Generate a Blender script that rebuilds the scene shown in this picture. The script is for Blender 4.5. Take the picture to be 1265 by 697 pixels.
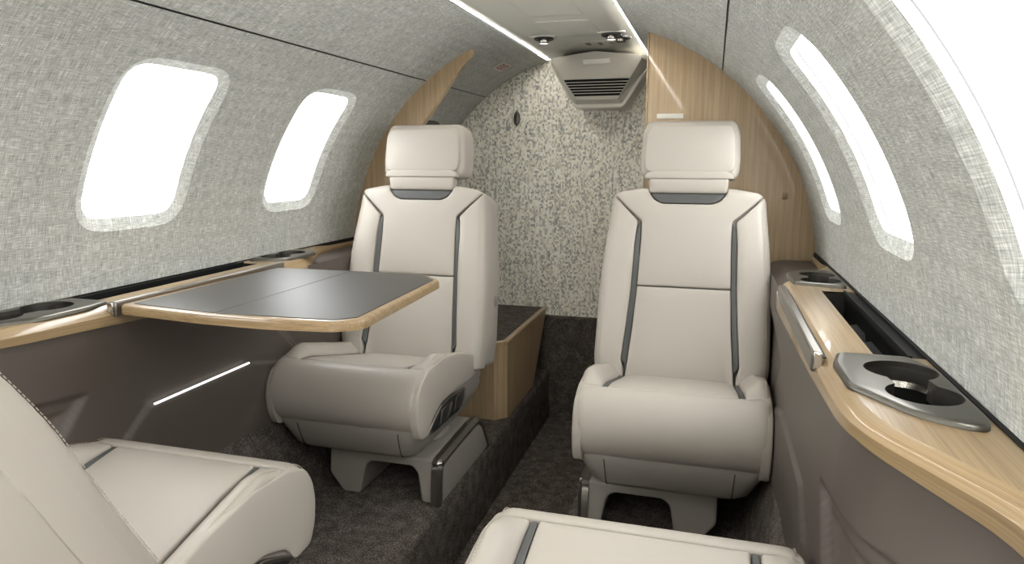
import bpy, bmesh, math, random
from math import sin, cos, pi, radians, sqrt, atan2
from mathutils import Vector, Matrix
from mathutils.geometry import delaunay_2d_cdt
random.seed(4)
for o in list(bpy.data.objects): bpy.data.objects.remove(o)
SC = bpy.context.scene; COL = SC.collection

# ------------------------------------------------------------ camera
cam = bpy.data.objects.new('camera', bpy.data.cameras.new('camera')); COL.objects.link(cam)
cam.data.sensor_width = 36.0; cam.data.sensor_fit = 'HORIZONTAL'
cam.data.lens = 850.0*36.0/1265.0
cam.data.clip_start = 0.02
YAW, PITCH = 0.282308, 0.175233
cam.location = (0.44654, 0.0, 0.33190)
cam.rotation_euler = (pi/2-PITCH, 0, YAW)
SC.camera = cam
# ------------------------------------------------------------ world, lights, exposure
SC.view_settings.view_transform = 'Standard'; SC.view_settings.look = 'None'
SC.view_settings.gamma = 1; SC.view_settings.use_curve_mapping = False
SC.view_settings.exposure = 0.10
w = bpy.data.worlds.new('world'); SC.world = w; w.use_nodes = True
bg = w.node_tree.nodes['Background']; bg.inputs[0].default_value = (0.97, 0.99, 1.0, 1); bg.inputs[1].default_value = 11.0

def area(name, loc, rot, sx, sy, power, color=(1,1,1), portal=False):
    l = bpy.data.lights.new(name, 'AREA'); l.shape = 'RECTANGLE'; l.size = sx; l.size_y = sy
    l.energy = power; l.color = color
    if portal: l.cycles.is_portal = True
    o = bpy.data.objects.new(name, l); o.location = loc; o.rotation_euler = rot; COL.objects.link(o); return o
# soft fill lights added forward of the camera, overhead and low in the aisle
area('front_fill', (0.10, -1.25, 0.15), (radians(90), 0, 0), 1.0, 0.95, 4.2, (1.0, 0.985, 0.95))  # added frontal fill; the front wall behind it has no opening
area('overhead_fill', (0.0, -0.35, 0.66), (radians(28), 0, 0), 0.30, 0.8, 1.8, (1.0, 0.97, 0.92))  # added fill from above, not a fixture of the cabin
area('aisle_fill', (-0.02, -0.1, -0.60), (radians(180), 0, 0), 0.26, 0.9, 10.0, (1.0, 0.99, 0.96))  # added uplight for ceiling and lining, imitating bounce from the floor

WIN = [(-0.52, .12), (0.02, .12), (0.575, .12), (1.155, .12), (1.708, .108)]
R = 0.74; TH0 = radians(29.6); HA = 0.165
for s in (1, -1):
    for yc, hw in WIN:
        rr = 0.85
        area('window_daylight', (s*rr*cos(TH0), yc, rr*sin(TH0)), (0, s*(pi/2-TH0), 0) if s > 0 else (0, -(pi/2-TH0), 0), 0.40, 0.28, 1, portal=True)

# ------------------------------------------------------------ materials
def srgb(r, g, b):
    f = lambda c: (c/255/12.92) if c/255 <= .04045 else ((c/255+.055)/1.055)**2.4
    return (f(r), f(g), f(b), 1)
def mat(name, col, rough=.5, metal=0, coat=0, emis=None, estr=0, spec=.5):
    m = bpy.data.materials.new(name); m.use_nodes = True
    p = m.node_tree.nodes['Principled BSDF']
    p.inputs['Base Color'].default_value = col; p.inputs['Roughness'].default_value = rough
    p.inputs['Metallic'].default_value = metal; p.inputs['Coat Weight'].default_value = coat
    p.inputs['Coat Roughness'].default_value = .05; p.inputs['Specular IOR Level'].default_value = spec
    if emis: p.inputs['Emission Color'].default_value = emis; p.inputs['Emission Strength'].default_value = estr
    return m
class NT:
    def __init__(s, m): s.t = m.node_tree; s.p = s.t.nodes['Principled BSDF']
    def n(s, typ, **k):
        x = s.t.nodes.new(typ)
        for a, v in k.items():
            if a.startswith('i_'):
                key = a[2:]; key = int(key) if key.isdigit() else key.replace('_', ' ')
                x.inputs[key].default_value = v
            else: setattr(x, a, v)
        return x
    def l(s, a, b): s.t.links.new(a, b)
    def coords(s, uv=False, scale=(1,1,1)):
        tc = s.n('ShaderNodeTexCoord'); mp = s.n('ShaderNodeMapping'); mp.inputs['Scale'].default_value = scale
        s.l(tc.outputs['UV' if uv else 'Object'], mp.inputs['Vector']); return mp.outputs[0]
    def noise(s, v, sc, det=2, rough=.5, dist=0):
        x = s.n('ShaderNodeTexNoise'); x.inputs['Scale'].default_value = sc; x.inputs['Detail'].default_value = det
        x.inputs['Roughness'].default_value = rough; x.inputs['Distortion'].default_value = dist; s.l(v, x.inputs['Vector']); return x.outputs['Fac']
    def ramp(s, f, stops, interp='LINEAR'):
        x = s.n('ShaderNodeValToRGB'); x.color_ramp.interpolation = interp
        e = x.color_ramp.elements
        while len(e) < len(stops): e.new(.5)
        for i, (p, c) in enumerate(stops): e[i].position = p; e[i].color = c
        s.l(f, x.inputs[0]); return x.outputs[0]
    def math(s, op, a, b=None):
        x = s.n('ShaderNodeMath', operation=op)
        for i, v in enumerate((a, b)):
            if v is None: continue
            if isinstance(v, (int, float)): x.inputs[i].default_value = v
            else: s.l(v, x.inputs[i])
        return x.outputs[0]
    def mix(s, f, a, b, bt='MIX'):
        x = s.n('ShaderNodeMix', data_type='RGBA', blend_type=bt)
        for i, v in ((0, f), (6, a), (7, b)):
            if isinstance(v, (int, float, tuple)): x.inputs[i].default_value = v
            else: s.l(v, x.inputs[i])
        return x.outputs[2]
    def bump(s, h, st, d):
        x = s.n('ShaderNodeBump'); x.inputs['Strength'].default_value = st; x.inputs['Distance'].default_value = d
        s.l(h, x.inputs['Height']); s.l(x.outputs[0], s.p.inputs['Normal'])
M = {}
def leather(name, c):
    m = mat(name, c, .42, spec=.4); t = NT(m); v = t.coords()
    h = t.noise(v, 420, 3); g = t.noise(v, 6, 2)
    t.l(t.mix(t.math('MULTIPLY', g, .10), c, (c[0]*.72, c[1]*.72, c[2]*.70, 1)), t.p.inputs['Base Color'])
    t.bump(h, .12, .0006); return m
M['leather'] = leather('cream_leather', srgb(170, 163, 153))
M['inlay'] = leather('grey_leather', srgb(76, 76, 75))
M['shell'] = mat('taupe_paint', srgb(140, 134, 126), .38)
M['thread'] = mat('thread', srgb(178, 170, 156), .7)
M['dark'] = mat('dark_plastic', srgb(48, 46, 43), .35)
M['black'] = mat('black_plastic', srgb(17, 17, 16), .6, spec=.25)
M['seal'] = mat('grey_seal', srgb(92, 92, 92), .6)
M['void'] = mat('black_void', srgb(8, 8, 8), .9)
M['chrome'] = mat('brushed_metal', srgb(178, 174, 166), .22, 1)
M['smoked'] = mat('smoked_chrome', srgb(135, 130, 123), .30, .9)
M['nickel'] = mat('satin_nickel', srgb(100, 97, 90), .33, .85)
M['white'] = mat('white_plastic', srgb(238, 238, 236), .35)
M['placard'] = mat('placard_white', srgb(232, 228, 216), .4)
M['placard_grey'] = mat('placard_grey', srgb(225, 215, 208), .4)
M['red'] = mat('sign_red', srgb(170, 45, 50), .5)
M['tabletop'] = mat('grey_tabletop', srgb(64, 62, 58), .45, spec=.25)
M['unit'] = mat('unit_paint', srgb(200, 196, 184), .35)
M['led'] = mat('led_strip', (1, 1, 1, 1), .5, emis=(1, .97, .90, 1), estr=72.0)
M['bar'] = mat('accent_light', (1, 1, 1, 1), .5, emis=(1, .98, .95, 1), estr=1.6)
M['lens'] = mat('lamp_lens', (1, 1, 1, 1), .3, emis=(1, .98, .94, 1), estr=1.2)
m = M['ceiling'] = mat('ceiling_paint', srgb(205, 203, 194), .35)
# soft coated sidewall
m = M['panel'] = mat('taupe_panel', srgb(84, 76, 70), .45); t = NT(m); t.bump(t.noise(t.coords(), 600, 2), .1, .0004)
# carpet
m = M['carpet'] = mat('carpet', srgb(70, 64, 60), .95, spec=.1); t = NT(m); v = t.coords()
f = t.math('ADD', t.math('MULTIPLY', t.noise(v, 260, 3, .7), .75), t.math('MULTIPLY', t.noise(v, 30, 3), .25))
t.l(t.ramp(f, [(.36, srgb(46, 42, 39)), (.5, srgb(84, 77, 72)), (.64, srgb(132, 123, 115))]), t.p.inputs['Base Color'])
t.bump(f, .9, .004)
# wood, grain along one axis
def wood(name, scale, c1, c2, c3, uv=False):
    m = mat(name, c1, .40, coat=.45); t = NT(m); v = t.coords(uv, scale=scale)
    a = t.noise(v, 1.0, 3, .55, .15); b = t.noise(v, 3.6, 3, .6, 0)
    f = t.math('ADD', t.math('MULTIPLY', a, .45), t.math('MULTIPLY', b, .55))
    t.l(t.ramp(f, [(.30, c3), (.46, c2), (.60, c1)]), t.p.inputs['Base Color']); return m
W1, W2, W3 = srgb(152, 129, 95), srgb(136, 113, 80), srgb(108, 86, 58)
M['wood_y'] = wood('oak_along_cabin', (130, 1.6, 130), W1, W2, W3)
M['wood_z'] = wood('oak_upright', (100, 100, 1.6), srgb(184, 160, 126), srgb(170, 145, 111), srgb(148, 124, 91))
M['wood_uv'] = wood('oak_edge', (1.6, 190, 1), W1, W2, W3, True)
M['wood_x'] = wood('oak_across_cabin', (1.6, 130, 130), W1, W2, W3)
# linen lining (UV in metres: u along the cabin, v round the arch)
m = M['linen'] = mat('linen_lining', srgb(170, 170, 163), .85, spec=.15); t = NT(m)
ha = t.noise(t.coords(True, (50, 620, 1)), 1, 2); hb = t.noise(t.coords(True, (600, 44, 1)), 1, 2)
hc = t.noise(t.coords(True, (5, 60, 1)), 1, 2); hd = t.noise(t.coords(True, (50, 4, 1)), 1, 2)
f = t.math('ADD', t.math('MULTIPLY', t.math('ADD', ha, hb), .40), t.math('MULTIPLY', t.math('ADD', hc, hd), .10))
t.l(t.ramp(f, [(.35, srgb(142, 145, 141)), (.5, srgb(190, 191, 185)), (.65, srgb(238, 238, 234))]), t.p.inputs['Base Color'])
t.bump(f, .5, .0004)
# chunky bouclé of the aft bulkhead (UV in metres)
m = M['boucle'] = mat('boucle_fabric', srgb(180, 175, 160), .95, spec=.1); t = NT(m)
v = t.coords(True, (170, 120, 1))
vo = t.n('ShaderNodeTexVoronoi', voronoi_dimensions='2D'); t.l(v, vo.inputs['Vector']); vo.inputs['Scale'].default_value = 1; vo.inputs['Randomness'].default_value = .55
sp = t.n('ShaderNodeSeparateColor'); t.l(vo.outputs['Color'], sp.inputs[0])
st = t.noise(t.coords(True, (75, 6, 1)), 1, 2); fn_ = t.noise(t.coords(True, (420, 300, 1)), 1, 2)
f = t.math('ADD', t.math('ADD', t.math('MULTIPLY', sp.outputs[0], .45), t.math('MULTIPLY', st, .45)), t.math('MULTIPLY', fn_, .25))
cc = t.ramp(f, [(.26, srgb(138, 139, 136)), (.41, srgb(194, 192, 184)), (.55, srgb(230, 223, 206)), (.70, srgb(252, 249, 238))])
t.l(cc, t.p.inputs['Base Color'])
hh = t.math('SUBTRACT', 1.0, vo.outputs['Distance']); t.bump(hh, .6, .0012)
# window pane
m = M['glass'] = bpy.data.materials.new('window_glass'); m.use_nodes = True; nt = m.node_tree
for n in list(nt.nodes): nt.nodes.remove(n)
o_ = nt.nodes.new('ShaderNodeOutputMaterial'); mx = nt.nodes.new('ShaderNodeMixShader'); tr = nt.nodes.new('ShaderNodeBsdfTransparent'); gl = nt.nodes.new('ShaderNodeBsdfGlossy')
gl.inputs['Roughness'].default_value = .02; mx.inputs[0].default_value = .05
nt.links.new(tr.outputs[0], mx.inputs[1]); nt.links.new(gl.outputs[0], mx.inputs[2]); nt.links.new(mx.outputs[0], o_.inputs[0])

# ------------------------------------------------------------ helpers
def mk(name, V, F, m=None, parent=None, smooth=True, uv=None, angle=40):
    me = bpy.data.meshes.new(name); me.from_pydata([tuple(v) for v in V], [], F)
    bm = bmesh.new(); bm.from_mesh(me)
    if uv:
        L = bm.loops.layers.uv.new('UVMap'); bm.verts.ensure_lookup_table()
        for f in bm.faces:
            for lp in f.loops: lp[L].uv = uv[lp.vert.index]
    bmesh.ops.recalc_face_normals(bm, faces=bm.faces)
    bm.to_mesh(me); bm.free()
    if smooth:
        for p in me.polygons: p.use_smooth = True
        me.set_sharp_from_angle(angle=radians(angle))
    if m: me.materials.append(m)
    o = bpy.data.objects.new(name, me); COL.objects.link(o)
    if parent: o.parent = parent
    return o
def empty(name, loc=(0,0,0), label=None, cat=None, group=None):
    o = bpy.data.objects.new(name, None); o.location = loc; o.empty_display_size = .05; COL.objects.link(o)
    return tag(o, label, cat, group)
def tag(o, label=None, cat=None, group=None, kind=None):
    if label: o['label'] = label
    if cat: o['category'] = cat
    if group: o['group'] = group
    if kind: o['kind'] = kind
    return o
def struct(o): o['kind'] = 'structure'; return o
def smooths(a, b, x):
    t = min(1, max(0, (x-a)/(b-a))) if b != a else 0; return t*t*(3-2*t)
def interp(pts, x):
    if x <= pts[0][0]: return pts[0][1]
    for (a, va), (b, vb) in zip(pts, pts[1:]):
        if x <= b: return va+(vb-va)*smooths(a, b, x)*.5+(vb-va)*(x-a)/(b-a)*.5
    return pts[-1][1]
def fillet(poly, r, n=5):
    out = []; N = len(poly)
    rs = r if isinstance(r, (list, tuple)) else [r]*N
    for i in range(N):
        p = Vector(poly[i]); a = Vector(poly[i-1])-p; b = Vector(poly[(i+1) % N])-p
        la, lb = a.length, b.length; a.normalize(); b.normalize()
        d = min(rs[i], la*.45, lb*.45)
        if d < 1e-5 or abs(a.dot(b)) > .9995: out.append(p); continue
        p0 = p+a*d; p2 = p+b*d
        for k in range(n+1):
            t = k/n; out.append(p0*(1-t)**2+p*2*t*(1-t)+p2*t*t)
    return out
def area2(P): return sum(P[i-1].x*P[i].y-P[i].x*P[i-1].y for i in range(len(P)))/2
def resample(P, step):
    out = []
    for i in range(len(P)):
        a, b = P[i], P[(i+1) % len(P)]; n = max(1, int(math.ceil((b-a).length/step)))
        for k in range(n): out.append(a.lerp(b, k/n))
    q = [out[0]]
    for p in out[1:]:
        if (p-q[-1]).length > 4e-4: q.append(p)
    if (q[0]-q[-1]).length < 4e-4: q.pop()
    return q
def inset(P, d):
    N = len(P); out = []
    for i in range(N):
        e1 = (P[i]-P[i-1]).normalized(); e2 = (P[(i+1) % N]-P[i]).normalized()
        n1 = Vector((-e1.y, e1.x)); n2 = Vector((-e2.y, e2.x)); n = n1+n2
        if n.length < 1e-4: n = n1.copy()
        n.normalize(); c = max(.55, n.dot(n1)); out.append(P[i]+n*(d/c))
    return out
def sdist(P, q):
    best = 9
    for i in range(len(P)):
        a = P[i-1]; b = P[i]; ab = b-a; L = ab.length_squared
        t = 0 if L < 1e-12 else max(0, min(1, (q-a).dot(ab)/L)); d = (q-(a+ab*t)).length
        if d < best: best = d
    return best
def inside(P, q):
    c = False
    for i in range(len(P)):
        a, b = P[i-1], P[i]
        if (a.y > q.y) != (b.y > q.y) and q.x < (b.x-a.x)*(q.y-a.y)/(b.y-a.y)+a.x: c = not c
    return c
def pad(name, poly, mapf, m, parent=None, r=.006, depth=.012, fil=.008, step=.012, crown=0, L=.02, h0=0, seg=3, holes=()):
    """upholstered or moulded piece: outline, rounded edge, interior mesh, all laid on a surface by mapf(u,v,h)"""
    P = [Vector(p) for p in fillet(poly, fil)]
    if area2(P) < 0: P.reverse()
    P = resample(P, step)
    rings = [(0, -depth)] + [(r*(1-cos(k/seg*pi/2)), -r+r*sin(k/seg*pi/2)) for k in range(seg+1)]
    V = []; F = []; N = len(P)
    ringpts = [inset(P, d) for d, h in rings]
    for (d, h), rp in zip(rings, ringpts):
        for p in rp: V.append(mapf(p.x, p.y, h0+h))
    for k in range(len(rings)-1):
        for i in range(N):
            j = (i+1) % N; F.append((k*N+i, k*N+j, (k+1)*N+j, (k+1)*N+i))
    last = ringpts[-1]; pts = list(last); base = (len(rings)-1)*N
    HP = []
    for hpoly in holes:
        hp = [Vector(p) for p in hpoly]
        if area2(hp) > 0: hp.reverse()
        hp = resample(hp, step); st = len(pts); pts += hp; HP.append((st, hp))
    edges = [(i, (i+1) % N) for i in range(N)]
    for st, hp in HP: edges += [(st+i, st+(i+1) % len(hp)) for i in range(len(hp))]
    nb = len(pts)
    xs = [p.x for p in last]; ys = [p.y for p in last]
    y = min(ys)+step/2; row = 0
    while y < max(ys):
        x = min(xs)+(step/2 if row % 2 else step)
        while x < max(xs):
            q = Vector((x, y))
            if inside(last, q) and sdist(last, q) > step*.45 and all((not inside(hp, q)) and sdist(hp, q) > step*.45 for _, hp in HP): pts.append(q)
            x += step
        y += step*.87; row += 1
    vo, eo, fo, ov, oe, of = delaunay_2d_cdt(pts, edges, [list(range(N))], 1, 1e-7)
    idx = {}
    for i, q in enumerate(vo):
        orig = [o for o in ov[i]]
        b = [o for o in orig if o < N]
        if b: idx[i] = base+b[0]
        else:
            hh = h0
            if crown: hh += crown*(1-math.exp(-sdist(last, q)/L))
            idx[i] = len(V); V.append(mapf(q.x, q.y, hh))
    for f in fo:
        c = sum((vo[i] for i in f), Vector((0, 0)))/len(f)
        if any(inside(hp, c) for _, hp in HP): continue
        ff = tuple(idx[i] for i in f)
        if len(set(ff)) >= 3: F.append(ff)
    # hole walls
    inv = {}
    for i in range(len(vo)):
        for o in ov[i]: inv[o] = i
    for st, hp in HP:
        n = len(hp); b0 = len(V)
        for p in hp: V.append(mapf(p.x, p.y, h0-depth))
        for i in range(n):
            j = (i+1) % n; F.append((idx[inv[st+i]], idx[inv[st+j]], b0+j, b0+i))
    if not holes: F.append(tuple(range(N))[::-1])
    return mk(name, V, F, m, parent, angle=50)
def prism(name, poly, mapf, h0, h1, m, parent=None, fil=0, bev=0, seg=2):
    P = [Vector(p) for p in (fillet(poly, fil) if fil else poly)]
    if area2(P) < 0: P.reverse()
    N = len(P); V = [mapf(p.x, p.y, h0) for p in P]+[mapf(p.x, p.y, h1) for p in P]
    F = [tuple(range(N)), tuple(range(N, 2*N))]+[(i, (i+1) % N, N+(i+1) % N, N+i) for i in range(N)]
    o = mk(name, V, F, m, parent, angle=35)
    if bev:
        b = o.modifiers.new('bevel', 'BEVEL'); b.width = bev; b.segments = seg; b.limit_method = 'ANGLE'; b.angle_limit = radians(35)
    return o
XY = lambda z: (lambda u, v, h: (u, v, z+h))
def box(name, a, b, m, parent=None, bev=0):
    return prism(name, [(a[0], a[1]), (b[0], a[1]), (b[0], b[1]), (a[0], b[1])], XY(0), a[2], b[2], m, parent, bev=bev)
def grid(name, nu, nv, fn, m, parent=None, uvf=None, closed_u=False, angle=50):
    V = []; UV = []; F = []
    for i in range(nu+1):
        for j in range(nv+1):
            V.append(fn(i/nu, j/nv)); UV.append(uvf(i/nu, j/nv) if uvf else (i/nu, j/nv))
    for i in range(nu):
        for j in range(nv):
            a = i*(nv+1)+j; F.append((a, a+nv+1, a+nv+2, a+1))
    return mk(name, V, F, m, parent, uv=UV, angle=angle)
def tube(name, pts, r, m, parent=None, n=8, closed=False):
    V = []; F = []; K = len(pts); P = [Vector(p) for p in pts]
    for i, p in enumerate(P):
        a = P[max(0, i-1)] if not closed else P[i-1]; b = P[min(K-1, i+1)] if not closed else P[(i+1) % K]
        t = (b-a).normalized(); u = t.orthogonal().normalized() if i == 0 else (u-t*u.dot(t)).normalized(); w_ = t.cross(u)
        for k in range(n): V.append(p+u*(r*cos(2*pi*k/n))+w_*(r*sin(2*pi*k/n)))
    for i in range(K-1 if not closed else K):
        for k in range(n):
            a = i*n+k; b = i*n+(k+1) % n; c = ((i+1) % K)*n+(k+1) % n; d = ((i+1) % K)*n+k; F.append((a, b, c, d))
    if not closed: F += [tuple(range(n)), tuple(range((K-1)*n, K*n))]
    return mk(name, V, F, m, parent)
def lathe(name, prof, c, m, parent=None, n=32, M4=None):
    V = []; F = []; K = len(prof)
    for i in range(n):
        a = 2*pi*i/n
        for r_, z in prof:
            v = Vector((r_*cos(a), r_*sin(a), z))
            if M4: v = M4 @ v
            V.append(v+Vector(c))
    for i in range(n):
        for k in range(K-1):
            F.append((i*K+k, ((i+1) % n)*K+k, ((i+1) % n)*K+k+1, i*K+k+1))
    return mk(name, V, F, m, parent)
def catmull(P, n=8):
    out = []; P = [Vector(p) for p in P]
    for i in range(len(P)-1):
        p0 = P[max(0, i-1)]; p1 = P[i]; p2 = P[i+1]; p3 = P[min(len(P)-1, i+2)]
        for k in range(n):
            t = k/n; out.append(.5*((2*p1)+(p2-p0)*t+(2*p0-5*p1+4*p2-p3)*t*t+(3*p1-p0-3*p2+p3)*t**3))
    out.append(P[-1]); return out

# ============================================================ SETTING
Y0, Y1 = -1.4, 2.735
ZF, ZA = -.53, -.74
def cyl(s, r, th, y): return (s*r*cos(th), y, r*sin(th))
TH_LO, TH_SEAM, TH_HI = radians(2.0), radians(52.0), radians(74.6)
def rrect(hw, hh, r, n=6):
    P = fillet([(-hw, -hh), (hw, -hh), (hw, hh), (-hw, hh)], r*1.35, n)
    return [Vector(p) for p in P]
def ray_box(dx, dy, x0, x1, y0, y1):
    t = 1e9
    if dx > 1e-9: t = min(t, x1/dx)
    if dx < -1e-9: t = min(t, x0/dx)
    if dy > 1e-9: t = min(t, y1/dy)
    if dy < -1e-9: t = min(t, y0/dy)
    return (dx*t, dy*t)
def ray_poly(P, a):
    d = Vector((cos(a), sin(a))); best = None
    for i in range(len(P)):
        p, q = P[i-1], P[i]; e = q-p; den = d.x*e.y-d.y*e.x
        if abs(den) < 1e-12: continue
        t = (p.x*e.y-p.y*e.x)/den; u = (p.x*d.y-p.y*d.x)/den
        if t > 0 and -1e-6 <= u <= 1+1e-6 and (best is None or t < best): best = t
    return (d.x*best, d.y*best)
def window_cell(name, s, yc, hw, ya, yb, m, parent, rbase, contour_off, tlo, thi):
    """lining bay with the rounded window opening cut in it"""
    x0, x1 = ya-yc, yb-yc; y0, y1 = R*(tlo-TH0), R*(thi-TH0)
    inner = rrect(hw+contour_off, HA+contour_off, .035+contour_off)
    ang = sorted(set([round(2*pi*k/72, 5) for k in range(72)]+[round(atan2(y, x) % (2*pi), 5) for x in (x0, x1) for y in (y0, y1)]
        + [round(atan2(p.y, p.x) % (2*pi), 5) for p in inner]))
    V = []; UV = []; F = []; nr = 9; N = len(ang)
    for a in ang:
        i_ = ray_poly(inner, a); o = ray_box(cos(a), sin(a), x0, x1, y0, y1)
        for k in range(nr+1):
            t = (k/nr)**1.3; x = i_[0]+(o[0]-i_[0])*t; y = i_[1]+(o[1]-i_[1])*t
            V.append(cyl(s, rbase, TH0+y/R, yc+x)); UV.append((yc+x, y))
    for i in range(N):
        for k in range(nr):
            a = i*(nr+1)+k; b = ((i+1) % N)*(nr+1)+k; F.append((a, b, b+1, a+1))
    return mk(name, V, F, m, parent, uv=UV, angle=60)
def ring(name, s, yc, c1, r1, c2, r2, m, parent, hw, mid=None):
    A = rrect(hw+c1[0], HA+c1[0], c1[1], 8); B = rrect(hw+c2[0], HA+c2[0], c2[1], 8); N = len(A); nr = 5
    A = resample2(A, .012); B_ = []
    for p in A: B_.append(Vector(ray_poly(B, atan2(p.y, p.x))))
    V = []; UV = []; F = []; N = len(A)
    for p, q in zip(A, B_):
        for k in range(nr+1):
            t = k/nr; x = p.x+(q.x-p.x)*t; y = p.y+(q.y-p.y)*t; rr = r1+(r2-r1)*t
            V.append(cyl(s, rr, TH0+y/R, yc+x)); UV.append((yc+x, y))
    for i in range(N):
        for k in range(nr):
            a = i*(nr+1)+k; b = ((i+1) % N)*(nr+1)+k; F.append((a, b, b+1, a+1))
    return mk(name, V, F, m, parent, uv=UV)
def resample2(P, step): return resample(P, step)

side = {1: 'right', -1: 'left'}
bounds = [Y0, -.25, .2975, .865, 1.4325, 2.125]
wn = 0
for s in (1, -1):
    wall = struct(bpy.data.objects.new('wall_'+side[s], None)); COL.objects.link(wall)
    for (yc, hw), ya, yb in zip(WIN, bounds, bounds[1:]):
        window_cell('lining_panel', s, yc, hw, ya, yb, M['linen'], wall, R, .024, TH_LO, TH_SEAM-.003)
        window_cell('outer_skin', s, yc, hw, ya, yb, M['white'], wall, .80, .010, radians(-8), radians(60))
        wn += 1
        wo = struct(bpy.data.objects.new('window_%d' % wn, None)); COL.objects.link(wo)
        ring('window_surround', s, yc, (.024, .055), R, (.0, .035), R+.011, M['linen'], wo, hw)
        ring('window_reveal', s, yc, (.0, .035), R+.011, (.0, .035), R+.034, M['white'], wo, hw)
        ring('window_seal', s, yc, (-.0008, .0342), R+.0215, (-.0008, .0342), R+.0232, M['seal'], wo, hw)
        ring('window_frame', s, yc, (.0, .035), R+.034, (-.008, .03), R+.036, M['white'], wo, hw)
        ring('outer_reveal', s, yc, (-.008, .03), R+.036, (.012, .04), .802, M['white'], wo, hw)
        hh_ = HA+.004
        grid('pane', 10, 10, lambda a, b: cyl(s, R+.045, TH0+(b*2-1)*hh_/R, yc+(a*2-1)*(hw+.002)), M['glass'], wo)
    # lining aft of the partition, upper lining, seam groove backing
    def arc(name, y0, y1, t0, t1, r=R, m=M['linen'], n=14):
        return grid(name, max(1, int((y1-y0)/.2)), n, lambda a, b: cyl(s, r, t0+(t1-t0)*b, y0+(y1-y0)*a), m, wall,
                    uvf=lambda a, b: (y0+(y1-y0)*a, R*(t0+(t1-t0)*b-TH0)))
    arc('lining_panel', 2.125, Y1, TH_LO, TH_SEAM-.003)
    arc('upper_lining', Y0, Y1, TH_SEAM+.003, TH_HI)
    arc('seam_groove', Y0, Y1, TH_SEAM-.01, TH_SEAM+.01, R+.003, M['dark'], 2)
    arc('outer_skin', Y0, Y1, radians(58), radians(80), .80, M['white'], 6)
    arc('outer_skin', 2.10, Y1, radians(-8), radians(60), .80, M['white'], 10)
    arc('lower_skin', Y0, Y1, radians(-48), radians(2), .78, M['dark'], 10)
# ceiling trough
def ceil_z(x): return .706+.006*(1-(x/.18)**2)+.012*smooths(.15, .186, abs(x))
ce = struct(grid('ceiling', 60, 36, lambda a, b: ((b*2-1)*.186, Y0+(Y1-Y0)*a, ceil_z((b*2-1)*.186)), M['ceiling']))
for s in (1, -1):
    o = tube('light_strip', [(s*.1905, Y0+.02, .7195), (s*.1905, Y1-.06, .7195)], .0025, M['led'], ce, 8)
    box('strip_channel', (s*.1895-.008, Y0, .7235), (s*.1895+.008, Y1, .7265), M['dark'], ce)
box('roof_backing', (-.25, Y0, .74), (.25, Y1, .745), M['dark'], ce)
def cpad(name, x0, y0, x1, y1, hgt=.0015, m='ceiling', fil=.01):
    return pad(name, [(x0, y0), (x1, y0), (x1, y1), (x0, y1)], lambda u, v, h: (u, v, ceil_z(u)-h), M[m], ce, r=.001, depth=.004, h0=hgt, fil=fil, step=.03, seg=2)
cpad('ceiling_hatch', -.055, 1.30, .095, 1.885)
cpad('ceiling_hatch', -.055, 1.955, .10, 2.20)
cpad('latch_plate', .01, 2.31, .10, 2.39, .0016, 'unit', .004)
cpad('latch_slot', .018, 2.33, .035, 2.375, .0022, 'dark', .003)
cpad('latch_slot', .06, 2.33, .074, 2.375, .0022, 'dark', .003)

# aft bulkhead
def disc(name, y, r, z0, m, thick=.02):
    P = []; n = 64
    a0 = math.asin(z0/r)
    for k in range(n+1):
        a = a0+(pi-2*a0)*k/n; x = r*cos(a); z = min(r*sin(a), .72); P.append((x, z))
    V = [(x, y, z) for x, z in P]; UV = list(P)
    return mk(name, V, [tuple(range(len(V)))], m, None, uv=UV, smooth=False)
wb = struct(disc('wall_back', Y1, R+.03, -.305, M['boucle']))
wf = struct(disc('wall_front', Y0, R+.03, -.74, M['ceiling']))
struct(grid('trim_1', 1, 12, lambda a, b: (-.72+1.44*a, Y1-.03-(.0)*(1-b), -.315-(.425)*b), M['carpet'])).name = 'baseboard_back'
struct(box('trim_1', (-.72, Y1-.034, -.315), (.72, Y1, -.303), M['carpet'], bev=.003))
# floor: raised seat decks either side of the dropped aisle
XL, XR = -.176, .135
NOSE = .022
fl = struct(bpy.data.objects.new('floor', None)); COL.objects.link(fl)
def strip(name, prof, m=M['carpet'], parent=fl, y0=Y0, y1=Y1, n=40):
    K = len(prof)-1
    return grid(name, n, K, lambda a, b: (prof[int(round(b*K))][0], y0+(y1-y0)*a, prof[int(round(b*K))][1]), m, parent, angle=70)
def nose(x, sgn): return [(x-sgn*NOSE*(1-sin(k*pi/8)), ZF-NOSE*(1-cos(k*pi/8))) for k in range(5)]
strip('left_deck', [(-.60, ZF), (-.4, ZF)]+nose(XL, 1)+[(XL-.001, ZA+.10), (XL, ZA)])
strip('aisle_carpet', [(XL-.02, ZA), (XR+.02, ZA)])
strip('right_deck', [(.60, ZF), (.4, ZF)]+nose(XR, -1)+[(XR+.001, ZA+.10), (XR, ZA)])
n_ = 0
for s in (1, -1):
    struct(strip('baseboard_'+side[s], [(s*.600, -.305), (s*.592, -.32), (s*.565, -.44), (s*.55, -.52), (s*.52, ZF+.001)], parent=None))

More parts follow.
